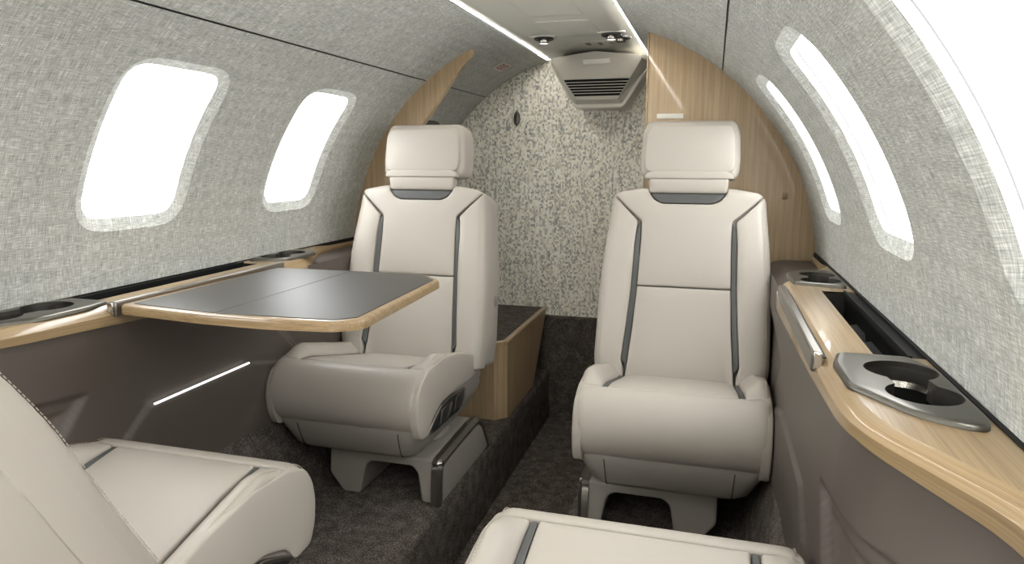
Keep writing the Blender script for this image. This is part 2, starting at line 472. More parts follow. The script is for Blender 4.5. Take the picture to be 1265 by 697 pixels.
# ------------------------------------------------------------ lower sidewalls and side ledges
IN = [(-1.4, .70), (.50, .70), (.585, .688), (.735, .603), (.80, .592), (1.0, .590), (1.60, .590), (1.665, .618), (1.76, .665), (1.85, .708), (1.95, .722), (2.12, .726)]
def interp_lin(pts, x):
    if x <= pts[0][0]: return pts[0][1]
    for (a, va), (b, vb) in zip(pts, pts[1:]):
        if x <= b: return va+(vb-va)*(x-a)/(b-a)
    return pts[-1][1]
def inedge(y):   # smoothed ledge edge
    return sum(interp_lin(IN, y+d) for d in (-.03, -.02, -.01, 0, .01, .02, .03))/7
ZL = .07
def wallx(y, z):
    top = inedge(min(y, 1.5))+.009
    t = (.05-z)/.364
    x = top*(1-smooths(0, .75, t))+.594*smooths(0, .75, t)
    x += .004*sin(pi*min(1, max(0, t)))*0
    # leg recesses fore and aft, mirrored about the table
    ym = y if y < 1.18 else 2.36-y
    a = -.052-(ym-.75)*.12-z; b = .905+(z+.08)*.95-ym
    ed = min(a, b); rc = smooths(0, .012, ed)*.010+smooths(.024, .036, ed)*.006
    x += rc
    # pocket flap whose upper edge carries the light bar
    yl = y
    zl = -.139 if 1.03 < yl < 1.335 else (-.139-(1.03-yl)*.75 if yl <= 1.03 else -.139-(yl-1.335)*.25)
    e = min(zl-z, yl-(.955+(z+.19)*.12), 1.47-yl+(z+.14)*.2)
    x -= smooths(0, .006, e)*.006*(1-smooths(.05, .16, e))
    return x
for s in (1, -1):
    w_ = struct(bpy.data.objects.new('wall_lower_'+side[s], None)); COL.objects.link(w_)
    ny, nz = 420, 90
    grid('sidewall_panel', ny, nz, lambda a, b: (s*wallx(Y0+(2.13-Y0)*a, .05-.364*b), Y0+(2.13-Y0)*a, .05-.364*b), M['panel'], w_)
    # shoulder of the panel behind the narrowing ledge
    grid('sidewall_shoulder', 24, 12, lambda a, b: (s*(wallx(1.55+.58*a, .02)+(.16)*b), 1.55+.58*a, .024+.022*sin(min(1, b*3)*pi/2)*smooths(0, .12, a)), M['panel'], w_)
    if s < 0: lb = box('accent_light_bar', (0, 1.040, -.1405), (.005, 1.330, -.1370), M['bar'], w_, bev=.001)
    if s < 0: lb.location.x = -.5865-.0008
    # -------- wooden ledge
    led = empty('side_ledge', (s*.65, 1.0, 0), 'oak side ledge along the %s wall, holding cup holders%s' % (side[s], ' and an open stowage slot' if s > 0 else ' and the open table'), 'ledge')
    off = Vector((-s*.65, -1.0, 0))
    fw = lambda u, v, h: (s*u+off.x, v+off.y, h)
    SL = (.668, .713, 1.005, 1.497)   # slot
    ys = [Y0+.02]+[.45+.015*k for k in range(112)]
    ys = [y for y in ys if y <= 2.115]
    prof = [(.0, .018), (.0, .046), (.006, .056), (.016, .066), (.022, ZL)]   # from edge inward: (dx, z)
    V = []; F = []
    cols = []
    for y in ys:
        e = inedge(y); t = 1 if y < 1.62 else 1-.35*smooths(1.62, 1.85, y)
        zb = interp_lin([(.55, .030), (.60, .035), (.75, .046), (.85, .042), (1.1, .030), (1.5, .016), (1.75, .028), (2.1, .040)], y)
        row = [(e+.014, y, zb+.001)]
        for dx, z in prof: row.append((e+dx, y, zb+(z-.018)/(ZL-.018)*(ZL-zb)))
        top0 = e+.022; cols.append(row)
    K = len(cols[0])
    for row in cols:
        for p in row: V.append(fw(p[0], p[1], p[2]))
    for i in range(len(cols)-1):
        for k in range(K-1): F.append((i*K+k, (i+1)*K+k, (i+1)*K+k+1, i*K+k+1))
    mk('ledge_edge', V, F, M['wood_uv'], led, angle=30, uv=[(cols[i // K][0][1], (i % K)*.012) for i in range(len(V))])
    # one top board with the slot and the cup-holder wells cut through it
    N_ = [Y0+.02+(.45-Y0)*k/6 for k in range(6)]+[.45+.02*k for k in range(84)]
    N_ = [y for y in N_ if y < 2.11]+[2.112]
    edge_ = [(inedge(y)+.022, y) for y in N_ if inedge(y)+.022 < .7335]
    tp = edge_+[(.7345, 2.113), (.7345, Y0+.02)] if edge_[-1][1] > 2.1 else edge_+[(.7345, edge_[-1][1]+.01), (.7345, Y0+.02)]
    x0, x1, y0, y1 = SL
    holes_ = [[(x0, y0), (.7325, y0), (.7325, y1), (x0, y1)]]
    for yc_, f_, sc_ in ((.861, 1, 1), (1.640, -1, .88)):
        sg = lambda q: math.copysign(abs(q)**.55, q)
        holes_.append([(.680+.045*sg(cos(a)), yc_+f_*sc_*(.010+.094*sg(sin(a)))) for a in [2*pi*k/28 for k in range(28)]])
    lt_ = pad('ledge_top', tp, lambda u, v, h: fw(u, v, h), M['wood_y'], led, r=.0003, depth=.004, h0=ZL, fil=0, step=.03, seg=1, holes=holes_)
    for p_ in lt_.data.polygons: p_.use_smooth = False
    # slot tray
    tr_ = lambda a, b: None
    x0, x1, y0, y1 = SL
    V = []; F = []
    # stepped trays: a floor that rises and dips between the pockets, walls round it
    yy = [y0, y0+.13, y0+.15, y0+.235, y0+.25, y0+.262, y0+.285, y0+.36, y0+.38, y1]
    zz = [-.012, -.012, .022, .022, .0, .0, .022, .022, -.012, -.012]
    for y, z in zip(yy, zz): V += [fw(x0, y, z), fw(x1+.002, y, z+.012)]
    for i in range(len(yy)-1): F.append((2*i, 2*i+1, 2*i+3, 2*i+2))
    mk('slot_tray', V, F, M['black'], led, smooth=False)
    box_ = lambda n, a, b, m, bev=0: prism(n, [(a[0], a[1]), (b[0], a[1]), (b[0], b[1]), (a[0], b[1])], fw, a[2], b[2], m, led, bev=bev)
    box_('slot_wall', (x0-.003, y0, -.01), (x0, y1, ZL-.001), M['dark'])
    box_('slot_wall', (x0, y0-.003, -.01), (x1, y0, ZL-.001), M['dark'])
    box_('slot_wall', (x0, y1, -.01), (x1, y1+.003, ZL-.001), M['dark'])
    box_('slot_back', (x1, y0-.002, .0), (.738, y1+.002, ZL-.002), M['black'], .002)
    box_('wall_gap_strip', (.7305, Y0+.02, ZL-.02), (.741, 2.11, ZL+.002), M['black'])
    box_('slot_lip', (x1-.004, y0, ZL-.006), (x1+.001, y1, ZL+.003), M['black'])
    box_('socket', (x0+.014, y0+.252, .008), (x0+.028, y0+.262, .022), M['chrome'], .001)
    # edge rail of the folding table
    rl = box_('table_rail', (.5845, .972, .050), (.599, 1.492, .079), M['smoked'], .003)
    box_('rail_cap', (.586, .9665, .055), (.5985, .9725, .078), M['chrome'], .002)
    box_('rail_shadow_strip', (.5985, .972, ZL), (.6035, 1.492, ZL+.0015), M['black'])  # black strip laid on the ledge as the shadow beside the rail

    # -------- cup holders
    for k, yc_ in enumerate((.861, 1.640)):
        fl_ = 1 if k == 0 else -1
        sc_ = 1 if k == 0 else .88
        where = {(1, 0): 'near right ledge', (1, 1): 'right ledge by the partition',
                 (-1, 0): 'left ledge, cut by the frame', (-1, 1): 'left ledge behind the table'}[(s, k)]
        ch = empty('cup_holder', (s*.672, yc_, ZL), 'satin metal double cup holder set in the '+where, 'cup holder', None)
        mp = lambda u, v, h: (s*(u-.672), fl_*(v-.861)*sc_, h)
        plate = [(.618, .992), (.706, .992), (.727, .935), (.727, .765), (.716, .736), (.690, .742), (.655, .768), (.608, .845), (.606, .940)]
        if k == 1: plate = [(.622, .955), (.722, .985), (.727, .935), (.727, .765), (.716, .745), (.690, .745), (.650, .752), (.618, .800), (.616, .880)]
        A = Vector((.679, .918)); B = Vector((.682, .827)); ra, rb = .041, .0385; hole = []
        cuts = []
        gapx = .022; ya = A.y-sqrt(ra**2-gapx**2); yb = B.y+sqrt(rb**2-gapx**2)
        a0 = math.asin(gapx/ra)
        for q in range(31):
            a = -pi/2+a0+(2*pi-2*a0)*q/30; hole.append((A.x+ra*cos(a), A.y+ra*sin(a)))
        a1 = math.asin(gapx/rb)
        for q in range(31):
            a = pi/2+a1+(2*pi-2*a1)*q/30; hole.append((B.x+rb*cos(a), B.y+rb*sin(a)))
        pl = pad('metal_plate', plate, mp, M['nickel'], ch, r=.006, depth=.0075, h0=.007, fil=.012, step=.009, holes=[hole])
        # wells
        hp = [Vector(h_) for h_ in hole]; N = len(hp)
        def wallring(name, h1, h2, grow, m):
            c_ = Vector((.68, .873)); V = []; F = []
            for q in hp:
                V.append(mp(q.x, q.y, h1)); V.append(mp(q.x+(c_.x-q.x)*grow, q.y+(c_.y-q.y)*grow, h2))
            for i in range(N):
                j = (i+1) % N; F.append((2*i, 2*j, 2*j+1, 2*i+1))
            return V, F, mk(name, V, F, m, ch, angle=60)
        wallring('well_liner', -.0005, -.018, .02, M['dark'])
        wallring('chrome_band', -.018, -.026, .035, M['chrome'])
        wallring('well_wall', -.026, -.06, .06, M['black'])
        mk('well_floor', [mp(q.x, q.y, -.058) for q in hp], [tuple(range(N))], M['black'], ch, smooth=False)

# ------------------------------------------------------------ folding table (open, left side)
tb = empty('folding_table', (-.36, 1.24, 0), 'open folding table with grey leather top and oak rim, hinged on the left ledge', 'table')
KT = (.3319-.074)/(.3319-.066)
tf = lambda u, v, h: (.4465+(u-.4465)*KT+.36, v*KT-1.24, h+.008)
TP = [(-.612, 1.003), (-.40, .978), (-.27, .975), (-.150, .990), (-.112, 1.022), (-.135, 1.425), (-.185, 1.478), (-.235, 1.492), (-.600, 1.482)]
pad('table_rim', TP, tf, M['wood_x'], tb, r=.006, depth=.017, h0=.066, fil=.018, step=.02)
def leaf(x0, x1):
    L_ = [(-.590, 1.018), (x1, .992)] if x0 < -.5 else [(x0, .992), (-.155, 1.003), (-.128, 1.032), (-.148, 1.418), (-.190, 1.464), (-.235, 1.478), (x0, 1.476)]
    if x0 < -.5: L_ += [(x1, 1.476), (-.590, 1.470)]
    return pad('tabletop_leaf', L_, tf, M['tabletop'], tb, r=.0008, depth=.002, h0=.0672, fil=.004, step=.03, seg=2)
for lf_ in (leaf(-.59, -.3876), leaf(-.3864, -.1)):
    for p_ in lf_.data.polygons: p_.use_smooth = False
prism('hinge_arm', [(-.605, 1.10), (-.45, 1.10), (-.45, 1.14), (-.605, 1.16)], tf, .030, .0485, M['dark'], tb, bev=.003)
prism('hinge_arm', [(-.605, 1.36), (-.45, 1.36), (-.45, 1.40), (-.605, 1.42)], tf, .030, .0485, M['dark'], tb, bev=.003)

# ------------------------------------------------------------ partitions at the end of the cabin
YD = 2.125
def arcpts(t0, t1, n, r=R+.008): return [(r*cos(radians(t0+(t1-t0)*k/n)), r*sin(radians(t0+(t1-t0)*k/n))) for k in range(n+1)]
pr = empty('wooden_partition', (.5, YD, ZF), 'oak veneered partition panel behind the right aft seat, curved to the wall', 'partition')
fx = lambda cx: (lambda u, v, h: (u-cx, h, v-ZF))
P = [(.247, ZF), (.56, ZF)]+arcpts(-40, 70.1, 60)
P = [(x, z) for x, z in P]
P = [(.247, ZF+.005), (.54, ZF+.005)]+arcpts(-44, 70.0, 60)+[(.247, .700)]
prism('partition_panel', P, fx(.5), 0, .028, M['wood_z'], pr, bev=.0015)
prism('partition_edge', [(.2425, ZF+.005), (.247, ZF+.005), (.247, .702), (.2425, .702)], fx(.5), -.003, .031, M['wood_z'], pr, bev=.001)
pad('small_switch', [(.638, .222), (.652, .222), (.652, .240), (.638, .240)], lambda u, v, h: (u-.5, -h, v-ZF), M['wood_x'], pr, r=.0015, depth=.003, h0=.002, fil=.002)
tag(pad('placard', [(.276, .452), (.353, .452), (.353, .467), (.276, .467)], lambda u, v, h: (u, YD-h, v), M['placard'], None, r=.001, depth=.003, h0=.0028, fil=.002),
    'small white placard on the right wooden partition, just above the headrest', 'placard')
pl_ = empty('wooden_partition', (-.6, YD, ZF), 'crescent of oak veneer curving up the left wall behind the left aft seat', 'partition')
inner = catmull([(-.301, .676), (-.303, .655), (-.326, .634), (-.378, .570), (-.430, .500), (-.490, .420), (-.535, .30), (-.555, .12), (-.55, -.1), (-.50, -.35), (-.45, ZF+.005)], 6)
outer = arcpts(180+44, 114.6, 60)
P = [(x, z) for x, z in outer]+[(p.x, p.y) for p in inner]
prism('partition_panel', P, fx(-.6), 0, .028, M['wood_z'], pl_, bev=.002)

# ------------------------------------------------------------ low cabinet behind the left aft seat
cb = empty('low_cabinet', (-.45, 2.4, ZF), 'low oak cabinet with carpeted top behind the left aft seat', 'cabinet')
cf = lambda x, y, z: (x+.45, y-2.4, z-ZF)
zt = -.262
# body with chamfered corner; its side leans back under the top
ft = [(-.535, 2.09), (-.225, 2.09), (-.186, 2.135)]
V = [cf(-.535, 2.09, ZF+.002), cf(-.222, 2.09, ZF+.002), cf(-.186, 2.125, ZF+.002), cf(-.186, 2.47, ZF+.002), cf(-.535, 2.47, ZF+.002),
     cf(-.535, 2.09, zt), cf(-.222, 2.09, zt), cf(-.186, 2.125, zt), cf(-.186, 2.69, zt), cf(-.535, 2.69, zt)]
F = [(0,1,6,5), (1,2,7,6), (2,3,8,7), (3,4,9,8), (4,0,5,9), (0,1,2,3,4)]
o = mk('cabinet_body', V, F, M['wood_z'], cb, smooth=False)
rim = [(-.535, 2.088), (-.221, 2.088), (-.184, 2.124), (-.184, 2.69), (-.202, 2.69), (-.202, 2.132), (-.228, 2.106), (-.535, 2.106)]
prism('cabinet_rim', rim, lambda u, v, h: cf(u, v, h), zt-.012, zt+.004, M['wood_z'], cb, bev=.004)
prism('carpet_top', [(-.535, 2.10), (-.225, 2.10), (-.2, 2.13), (-.2, 2.69), (-.535, 2.69)], lambda u, v, h: cf(u, v, h), zt-.02, zt, M['carpet'], cb)
# carpeted fairing that the cabinet leans back against
V = [(XL+.001, 2.47, ZA), (XL+.001, 2.47, ZF), (XL+.001, 2.69, -.303), (XL+.001, 2.73, -.303), (XL+.001, 2.73, ZA),
     (-.7, 2.47, ZA), (-.7, 2.47, ZF), (-.7, 2.69, -.303), (-.7, 2.73, -.303), (-.7, 2.73, ZA)]
#struct(mk('trim_3', V, [(0,1,2,3,4), (5,6,7,8,9), (0,1,6,5), (1,2,7,6), (2,3,8,7)], M['carpet'], smooth=False))

# ------------------------------------------------------------ air outlet unit at the top of the bulkhead
au = empty('air_outlet', (.03, 2.52, .6), 'grey trapezoid air outlet with black louvres at the top of the bulkhead', 'air vent')
FY = lambda z: 2.565-(z-.54)*.60          # face plane leans forward at the top
mf = lambda u, v, h: (u-.03, FY(v)-h-2.52, v-.6)
outer = [(-.155, .690), (-.155, .672), (-.066, .530), (-.052, .520), (.110, .520), (.124, .530), (.215, .672), (.215, .690), (.03, .705)]
prism('outlet_surround', outer, lambda u, v, h: (u-.03, h-2.52, v-.6), 2.585, 2.74, M['unit'], au, bev=.004)
V = []
front = [(-.125, .688), (-.128, .676), (-.050, .548), (.100, .548), (.190, .676), (.186, .688), (.03, .704)]
back = [(-.155, .690), (-.155, .672), (-.062, .527), (.120, .527), (.215, .672), (.215, .690), (.03, .705)]
V = [mf(u, v, 0) for u, v in front]+[(u-.03, 2.60-2.52, v-.6) for u, v in back]
mk('outlet_skirt', V, [(i, (i+1) % 7, 7+(i+1) % 7, 7+i) for i in range(7)], M['unit'], au, smooth=False)
lou = [(-.092, .617), (.148, .617), (.108, .561), (-.056, .561)]
pad('outlet_face', front, mf, M['unit'], au, r=.0015, depth=.004, h0=.002, fil=.002, step=.02, seg=2, holes=[lou])
prism('louvre_box', lou, mf, -.012, -.008, M['void'], au)
for k in range(1, 6):
    z = .6165-.0555*k/6; t = (z-.561)/.056; x0 = -.056-.036*t-.002; x1 = .108+.040*t+.002
    V = [mf(x0, z+.0010, .0018), mf(x1, z+.0010, .0018), mf(x1, z-.0014, .0018), mf(x0, z-.0014, .0018),
         mf(x0, z+.0012, -.003), mf(x1, z+.0012, -.003), mf(x1, z-.0002, -.003), mf(x0, z-.0002, -.003)]
    mk('louvre', V, [(0,1,2,3), (4,5,6,7), (0,1,5,4), (3,2,6,7), (0,3,7,4), (1,2,6,5)], M['unit'], au, smooth=False)
tag(pad('placard', [(-.014, .663), (.082, .665), (.082, .681), (-.014, .679)], lambda u, v, h: (u, FY(v)-h, v), M['placard'], None, r=.001, depth=.002, h0=.0042, fil=.001, seg=2),
    'small cream placard on the face of the air outlet', 'placard')
# coat hook on the bulkhead
hk = empty('coat_hook', (-.325, Y1, .496), 'small grey oval coat hook on the woven bulkhead', 'hook')
lathe('hook_body', [(0, 0), (.017, 0), (.0175, .006), (.014, .012), (0, .014)], (0, 0, 0), M['nickel'], hk, 24,
      Matrix.Rotation(pi/2, 4, 'X') @ Matrix.Diagonal((.75, 1.65, 1, 1)))
# dark oval fitting of unknown purpose on the lining behind the left partition
def lin(s, dv=0): return lambda u, v, h: cyl(s, R-h, v/R, u)
el = [(2.43+.10*cos(2*pi*k/24), R*radians(38.6)+.020*sin(2*pi*k/24)) for k in range(24)]
tag(pad('oval_fitting', el, lin(-1), M['dark'], None, r=.003, depth=.004, h0=.004, fil=0, step=.015), 'dark oval fitting low on the lining behind the left aft headrest', 'grille')
# exit placard on the upper lining
ex = empty('exit_sign', (-.316, 2.517, .669), 'small white placard with red EXIT lettering on the left upper lining', 'sign')
tc = radians(64.8)
em = lambda u, v, h: (Vector(cyl(-1, R-h-.0005, tc+v/R, 2.50+u))-Vector((-.316, 2.517, .669)))
pad('sign_plate', [(-.052, -.026), (.052, -.026), (.052, .026), (-.052, .026)], em, M['placard_grey'], ex, r=.0008, depth=.002, h0=.002, fil=.003, step=.01, seg=2)
def strokes(txt):
    G = {'E': [((0,0),(0,1)), ((0,1),(.6,1)), ((0,.5),(.5,.5)), ((0,0),(.6,0))], 'X': [((0,0),(.65,1)), ((0,1),(.65,0))],
         'I': [((.1,0),(.1,1))], 'T': [((0,1),(.7,1)), ((.35,0),(.35,1))]}
    x = 0; out = []
    for c in txt:
        out += [((a[0]+x, a[1]), (b[0]+x, b[1])) for a, b in G[c]]; x += .45 if c == 'I' else .95
    return out, x-.25
ss, wd = strokes('EXIT'); V = []; F = []
for a, b in ss:
    a = Vector(a); b = Vector(b); sc2 = .026
    # read from the aisle: text runs aft along the cabin, upright toward the ceiling
    tr2 = lambda p: Vector(((p.x-wd/2)*.023, (p.y-.5)*sc2))
    A, B = tr2(a), tr2(b); d = (B-A).normalized(); n = Vector((-d.y, d.x))*.0025; e_ = d*.0025
    i = len(V); 
    for q in (A-e_+n, B+e_+n, B+e_-n, A-e_-n): V.append(em(q.x, q.y, .0028))
    F.append((i, i+1, i+2, i+3))
mk('sign_lettering', V, F, M['red'], ex, smooth=False)

# ------------------------------------------------------------ reading lamps in the ceiling
def lamp(x, y, two, label):
    zc = ceil_z(x)
    e = empty('reading_lamp', (x, y, zc), label, 'lamp')
    pad('lamp_recess', [(-.042, -.03), (.046, -.03), (.03, .045), (-.026, .045)], lambda u, v, h: (u, v, -h), M['ceiling'], e, r=.002, depth=.004, h0=.003, fil=.014, step=.02, seg=2)
    for i, (dx, dy) in enumerate([(0, 0)]+([(.022, .055)] if two else [])):
        lathe('lamp_bezel', [(.0, -.003), (.030, -.003), (.031, -.008), (.026, -.010), (.017, -.006), (.016, -.003)], (dx, dy, 0), M['dark'], e, 28)
        lathe('lamp_eyeball', [(.0, -.003), (.016, -.004), (.0165, -.012), (.014, -.019), (.0135, -.0195)], (dx, dy, 0), M['chrome'], e, 24)
        lathe('lamp_lens', [(.0, -.0195), (.0135, -.0195), (.0133, -.019), (.0, -.019)], (dx, dy, 0), M['lens'] if i == 0 else M['nickel'], e, 24)
lamp(-.085, 2.19, False, 'single chrome eyeball reading lamp in the ceiling, left of the vent')
lamp(.130, 2.165, True, 'pair of chrome eyeball reading lamps close together at the right ceiling edge')

# ============================================================ SEATS
# local frame: x from seat centre (aisle side +x), y with the nose at -.265 (seat faces -y), z up from the deck
OY, OZ = 1.65, ZF
def L3(x, y, z): return Vector((x, y-OY, z-OZ))
def seat_proto():
    root = bpy.data.objects.new('cabin_seat', None); COL.objects.link(root)
    # ---- backrest
    TA = radians(12.5); ct, st_ = cos(TA), sin(TA)
    def hw(v): return interp_lin([(-.26, .216), (-.18, .224), (0, .220), (.12, .210), (.20, .201), (.25, .196)], v)
    def yf(u, v):
        y = 1.788+(v+.245)*math.tan(TA)
        y -= .016*smooths(.115, .15, abs(u))*smooths(.22, .05, v)     # bolsters stand forward
        y -= .010*smooths(.0, -.22, v)                              # lumbar swell
        return y
    def fall(u, v):
        d = max(0.0, hw(v)-abs(u)); rr = .024
        return 0 if d >= rr else rr-sqrt(max(0, rr*rr-(rr-d)**2))
    def fallv(u, v, h):
        b = max(0.0, v+.262); rr = .022
        q = 0 if b >= rr else rr-sqrt(max(0, rr*rr-(rr-b)**2))
        b = max(0.0, .262-v-.0*abs(u)); rr = .02
        q2 = 0 if b >= rr else rr-sqrt(max(0, rr*rr-(rr-b)**2))
        return q+q2
    def bm_(u, v, h):
        hh = h-fall(u, v)-fallv(u, v, h)
        return L3(u, yf(u, v)-hh*ct, v+hh*st_)
    def bflat(u, v, h):
        return L3(u, 1.788+(v+.245)*math.tan(TA)-h*ct, v+h*st_)
    def outl(z0, z1, k=14, g=0):
        R_ = [(hw(z0+(z1-z0)*i/k)+g, z0+(z1-z0)*i/k) for i in range(k+1)]
        return R_
    Rr = outl(-.250, .228); top = [(.183, .247), (.11, .262)]
    full = Rr+top+[(-x, y) for x, y in reversed(top)]+[(-x, y) for x, y in reversed(Rr)]
    bk = pad('backrest', full, bflat, M['leather'], root, r=.003, depth=.104, h0=-.024, fil=.012, step=.02)
    shell = [(x*.993, y*.993-.001) for x, y in full]
    pad('back_shell', shell, lambda u, v, h: bflat(u, v, -.110-h), M['leather'], bk, r=.016, depth=.030, h0=.016, fil=.02, step=.03)
    lathe('recline_knob', [(0, 0), (.017, 0), (.017, .010), (.012, .013), (0, .013)], L3(.212, 1.925, -.085), M['shell'], bk, 24, Matrix.Rotation(pi/2, 4, 'Y'))
    lathe('knob_ring', [(.017, 0), (.021, 0), (.021, .008), (.017, .008)], L3(.212, 1.925, -.085), M['dark'], bk, 24, Matrix.Rotation(pi/2, 4, 'Y'))
    g = .0014
    strip_in = [(.1180, .172), (.1175, .12), (.121, .0), (.127, -.10), (.136, -.205)]
    strip_out = [(.1270, .158), (.1305, .12), (.134, .0), (.141, -.10), (.149, -.19)]
    low = -.257
    upper = [(.118, .172), (.192, .240), (.180, .2475), (.108, .262), (.102, .262), (.1005, .245), (.085, .226), (.066, .2175)]
    up = [(x-g, y) for x, y in strip_in[:3]]
    cen_up = [(-.1205, g), (.1205, g)]+[(x-g, y) for x, y in reversed(strip_in[:2])]+[(.193-g, .2415-g*2)]+upper[2:]+[(-x, y) for x, y in reversed(upper[2:])]+[(-.193+g, .2415-g*2)]+[(-x+g, y) for x, y in strip_in[:2]]
    pad('upper_back_panel', cen_up, bm_, M['leather'], bk, r=.0045, depth=.010, fil=.006, crown=.004, L=.03)
    sl = strip_in[2:]
    low_p = [(-.1205, -g)]+[(-x+g, y) for x, y in sl[1:]]+[(-.141, low), (.141, low)]+[(x-g, y) for x, y in reversed(sl[1:])]+[(.1205, -g)]
    pad('lower_back_panel', low_p, bm_, M['leather'], bk, r=.0045, depth=.010, fil=.004, crown=.004, L=.03)
    for s in (1, -1):
        S = strip_in+list(reversed(strip_out))
        pad('inlay_strip', [(s*x, y) for x, y in S], bm_, M['inlay'], bk, r=.002, depth=.008, h0=-.0035, fil=.004, step=.008)
        bo = outl(-.250, .228, 14, .0015)
        B = [(s*x, y) for x, y in (bo+[(.1955, .2385)]+[(.1275, .172)]+[(x+g, y) for x, y in strip_out]+[(.1435, -.215), (.1435, low)])]
        pad('side_bolster', B, bm_, M['leather'], bk, r=.0045, depth=.042, fil=.005, step=.011, crown=.003, L=.02)
    pad('neck_inlay', [(-.0985, .244), (.0985, .244), (.083, .228), (.064, .2195), (-.064, .2195), (-.083, .228)], bm_, M['inlay'], bk, r=.002, depth=.008, h0=-.003, fil=.004, step=.008)
    pad('neck_roll', [(-.1, .246), (.1, .246), (.104, .285), (-.104, .285)], lambda u, v, h: L3(u, yf(u, .24)+.004+.02*(v-.246)/.04*0-h*ct+.0, v+h*st_), M['leather'], bk, r=.006, depth=.03, fil=.008, crown=.003)
    # ---- headrest
    hy = lambda v: 1.905+(v-.28)*.16
    hm = lambda u, v, h: L3(u, hy(v)+.10*u*u*1.2-h, v+h*.1)
    H = [(-.126, .283), (.126, .283), (.131, .33), (.127, .405), (.112, .438), (-.112, .438), (-.127, .405), (-.131, .33)]
    hd = pad('headrest', H, hm, M['leather'], root, r=.022, depth=.085, fil=.022, step=.014, crown=.002, seg=5)
    HF = [(-.1145, .2995), (.1145, .2995), (.119, .34), (.115, .402), (.104, .4235), (-.104, .4235), (-.115, .402), (-.119, .34)]
    pad('headrest_pad', HF, hm, M['leather'], hd, r=.0055, depth=.008, h0=.0085, fil=.018, crown=.005, L=.03)
    pad('headrest_fold', [(-.116, .2825), (.116, .2825), (.112, .2945), (.095, .3045), (-.095, .3045), (-.112, .2945)], hm, M['leather'], hd, r=.004, depth=.012, h0=.009, fil=.006, step=.008)
    for s in (1, -1): tube('headrest_post', [L3(s*.06, 1.955, .20), L3(s*.06, 1.958, .30)], .006, M['chrome'], hd)
    # ---- cushion
    prof = catmull([(1.452, -.318), (1.420, -.305), (1.396, -.278), (1.386, -.243), (1.391, -.207), (1.410, -.178), (1.442, -.160), (1.50, -.166), (1.60, -.190), (1.72, -.220), (1.86, -.250)], 10)
    cum = [0]
    for a, b in zip(prof, prof[1:]): cum.append(cum[-1]+(b-a).length)
    TOT = cum[-1]
    def at(sv):
        sv = max(0, min(TOT-1e-6, sv))
        lo, hi = 0, len(cum)-1
        while hi-lo > 1:
            m_ = (lo+hi)//2
            if cum[m_] <= sv: lo = m_
            else: hi = m_
        t = (sv-cum[lo])/(cum[lo+1]-cum[lo]); p = prof[lo].lerp(prof[lo+1], t)
        i0 = max(0, lo-1); i1 = min(len(prof)-1, lo+2); d = (prof[i1]-prof[i0]).normalized()
        return p, Vector((-d.y, d.x))
    SS = min(range(len(prof)), key=lambda i: abs(prof[i].x-1.455)+(1 if i < 30 else 0)); SS = cum[SS]
    HWC = .203
    def cm(u, v, h):
        p, n = at(v)
        au_ = abs(u)
        hh = h+.030*smooths(.140, .185, au_)*smooths(SS-.01, SS+.075, v)*(1-.5*smooths(TOT-.12, TOT, v))
        hh -= .004*(1-smooths(.0, .14, au_))*0
        d = max(0, HWC-au_); rr = .018
        if d < rr: hh -= (rr-sqrt(max(0, rr*rr-(rr-d)**2)))*.8
        return L3(u, p.x+n.x*hh, p.y+n.y*hh)
    # body under the covers
    body = [(1.455, -.315), (1.402, -.275), (1.397, -.235), (1.41, -.20), (1.45, -.180), (1.60, -.208), (1.86, -.262), (1.865, -.30), (1.60, -.30)]
    cu = pad('seat_cushion', body, lambda u, v, h: L3(-h, u, v), M['leather'], root, r=.004, depth=.384, h0=.192, fil=.01, step=.05)
    pad('cushion_front', [(-HWC, .001), (HWC, .001), (HWC, SS-.001), (-HWC, SS-.001)], cm, M['leather'], cu, r=.004, depth=.012, fil=.006, crown=.002, step=.012)
    pad('cushion_top', [(-.1385, SS+.001), (.1385, SS+.001), (.1385, TOT), (-.1385, TOT)], cm, M['leather'], cu, r=.0045, depth=.012, fil=.004, crown=.003, L=.03)
    for s in (1, -1):
        pad('cushion_inlay', [(s*.140, SS+.001), (s*.150, SS+.001), (s*.150, TOT), (s*.140, TOT)], cm, M['inlay'], cu, r=.002, depth=.01, h0=-.003, fil=.003, step=.01)
        pad('cushion_bolster', [(s*.1515, SS+.001), (s*HWC, SS+.001), (s*HWC, TOT), (s*.1515, TOT)], cm, M['leather'], cu, r=.005, depth=.016, fil=.006, step=.010, crown=.002)
        sp_ = [(1.452, -.322), (1.406, -.318), (1.389, -.285), (1.384, -.243), (1.391, -.207), (1.408, -.180), (1.455, -.160), (1.54, -.154), (1.64, -.168), (1.74, -.196), (1.82, -.224), (1.868, -.250), (1.866, -.272), (1.74, -.272), (1.62, -.266), (1.53, -.268), (1.47, -.292)]
        pad('cushion_side', sp_, lambda u, v, h: L3(s*(.2035+h), u, v), M['leather'], cu, r=.005, depth=.02, h0=.0005, fil=.012, step=.014, crown=.003)
    # stitching: short threads beside the side seams
    V = []; F = []
    def stitch(p, q, w_=.0007, hh=Vector((0, 0, 0))):
        d = (q-p); n1 = d.orthogonal().normalized()*w_; n2 = d.cross(n1).normalized()*w_; i = len(V)
        for c_ in (p, q): V.extend([c_+n1, c_+n2, c_-n1, c_-n2])
        F.extend([(i, i+1, i+5, i+4), (i+1, i+2, i+6, i+5), (i+2, i+3, i+7, i+6), (i+3, i, i+4, i+7), (i, i+1, i+2, i+3), (i+4, i+5, i+6, i+7)])
    for s in (1, -1):
        v = .02
        while v < TOT-.03:
            if v > SS+.01 or v < SS-.01: 
                a = cm(s*(HWC-.009), v, .0022); b = cm(s*(HWC-.009), v+.0042, .0022); stitch(a, b)
            v += .0062
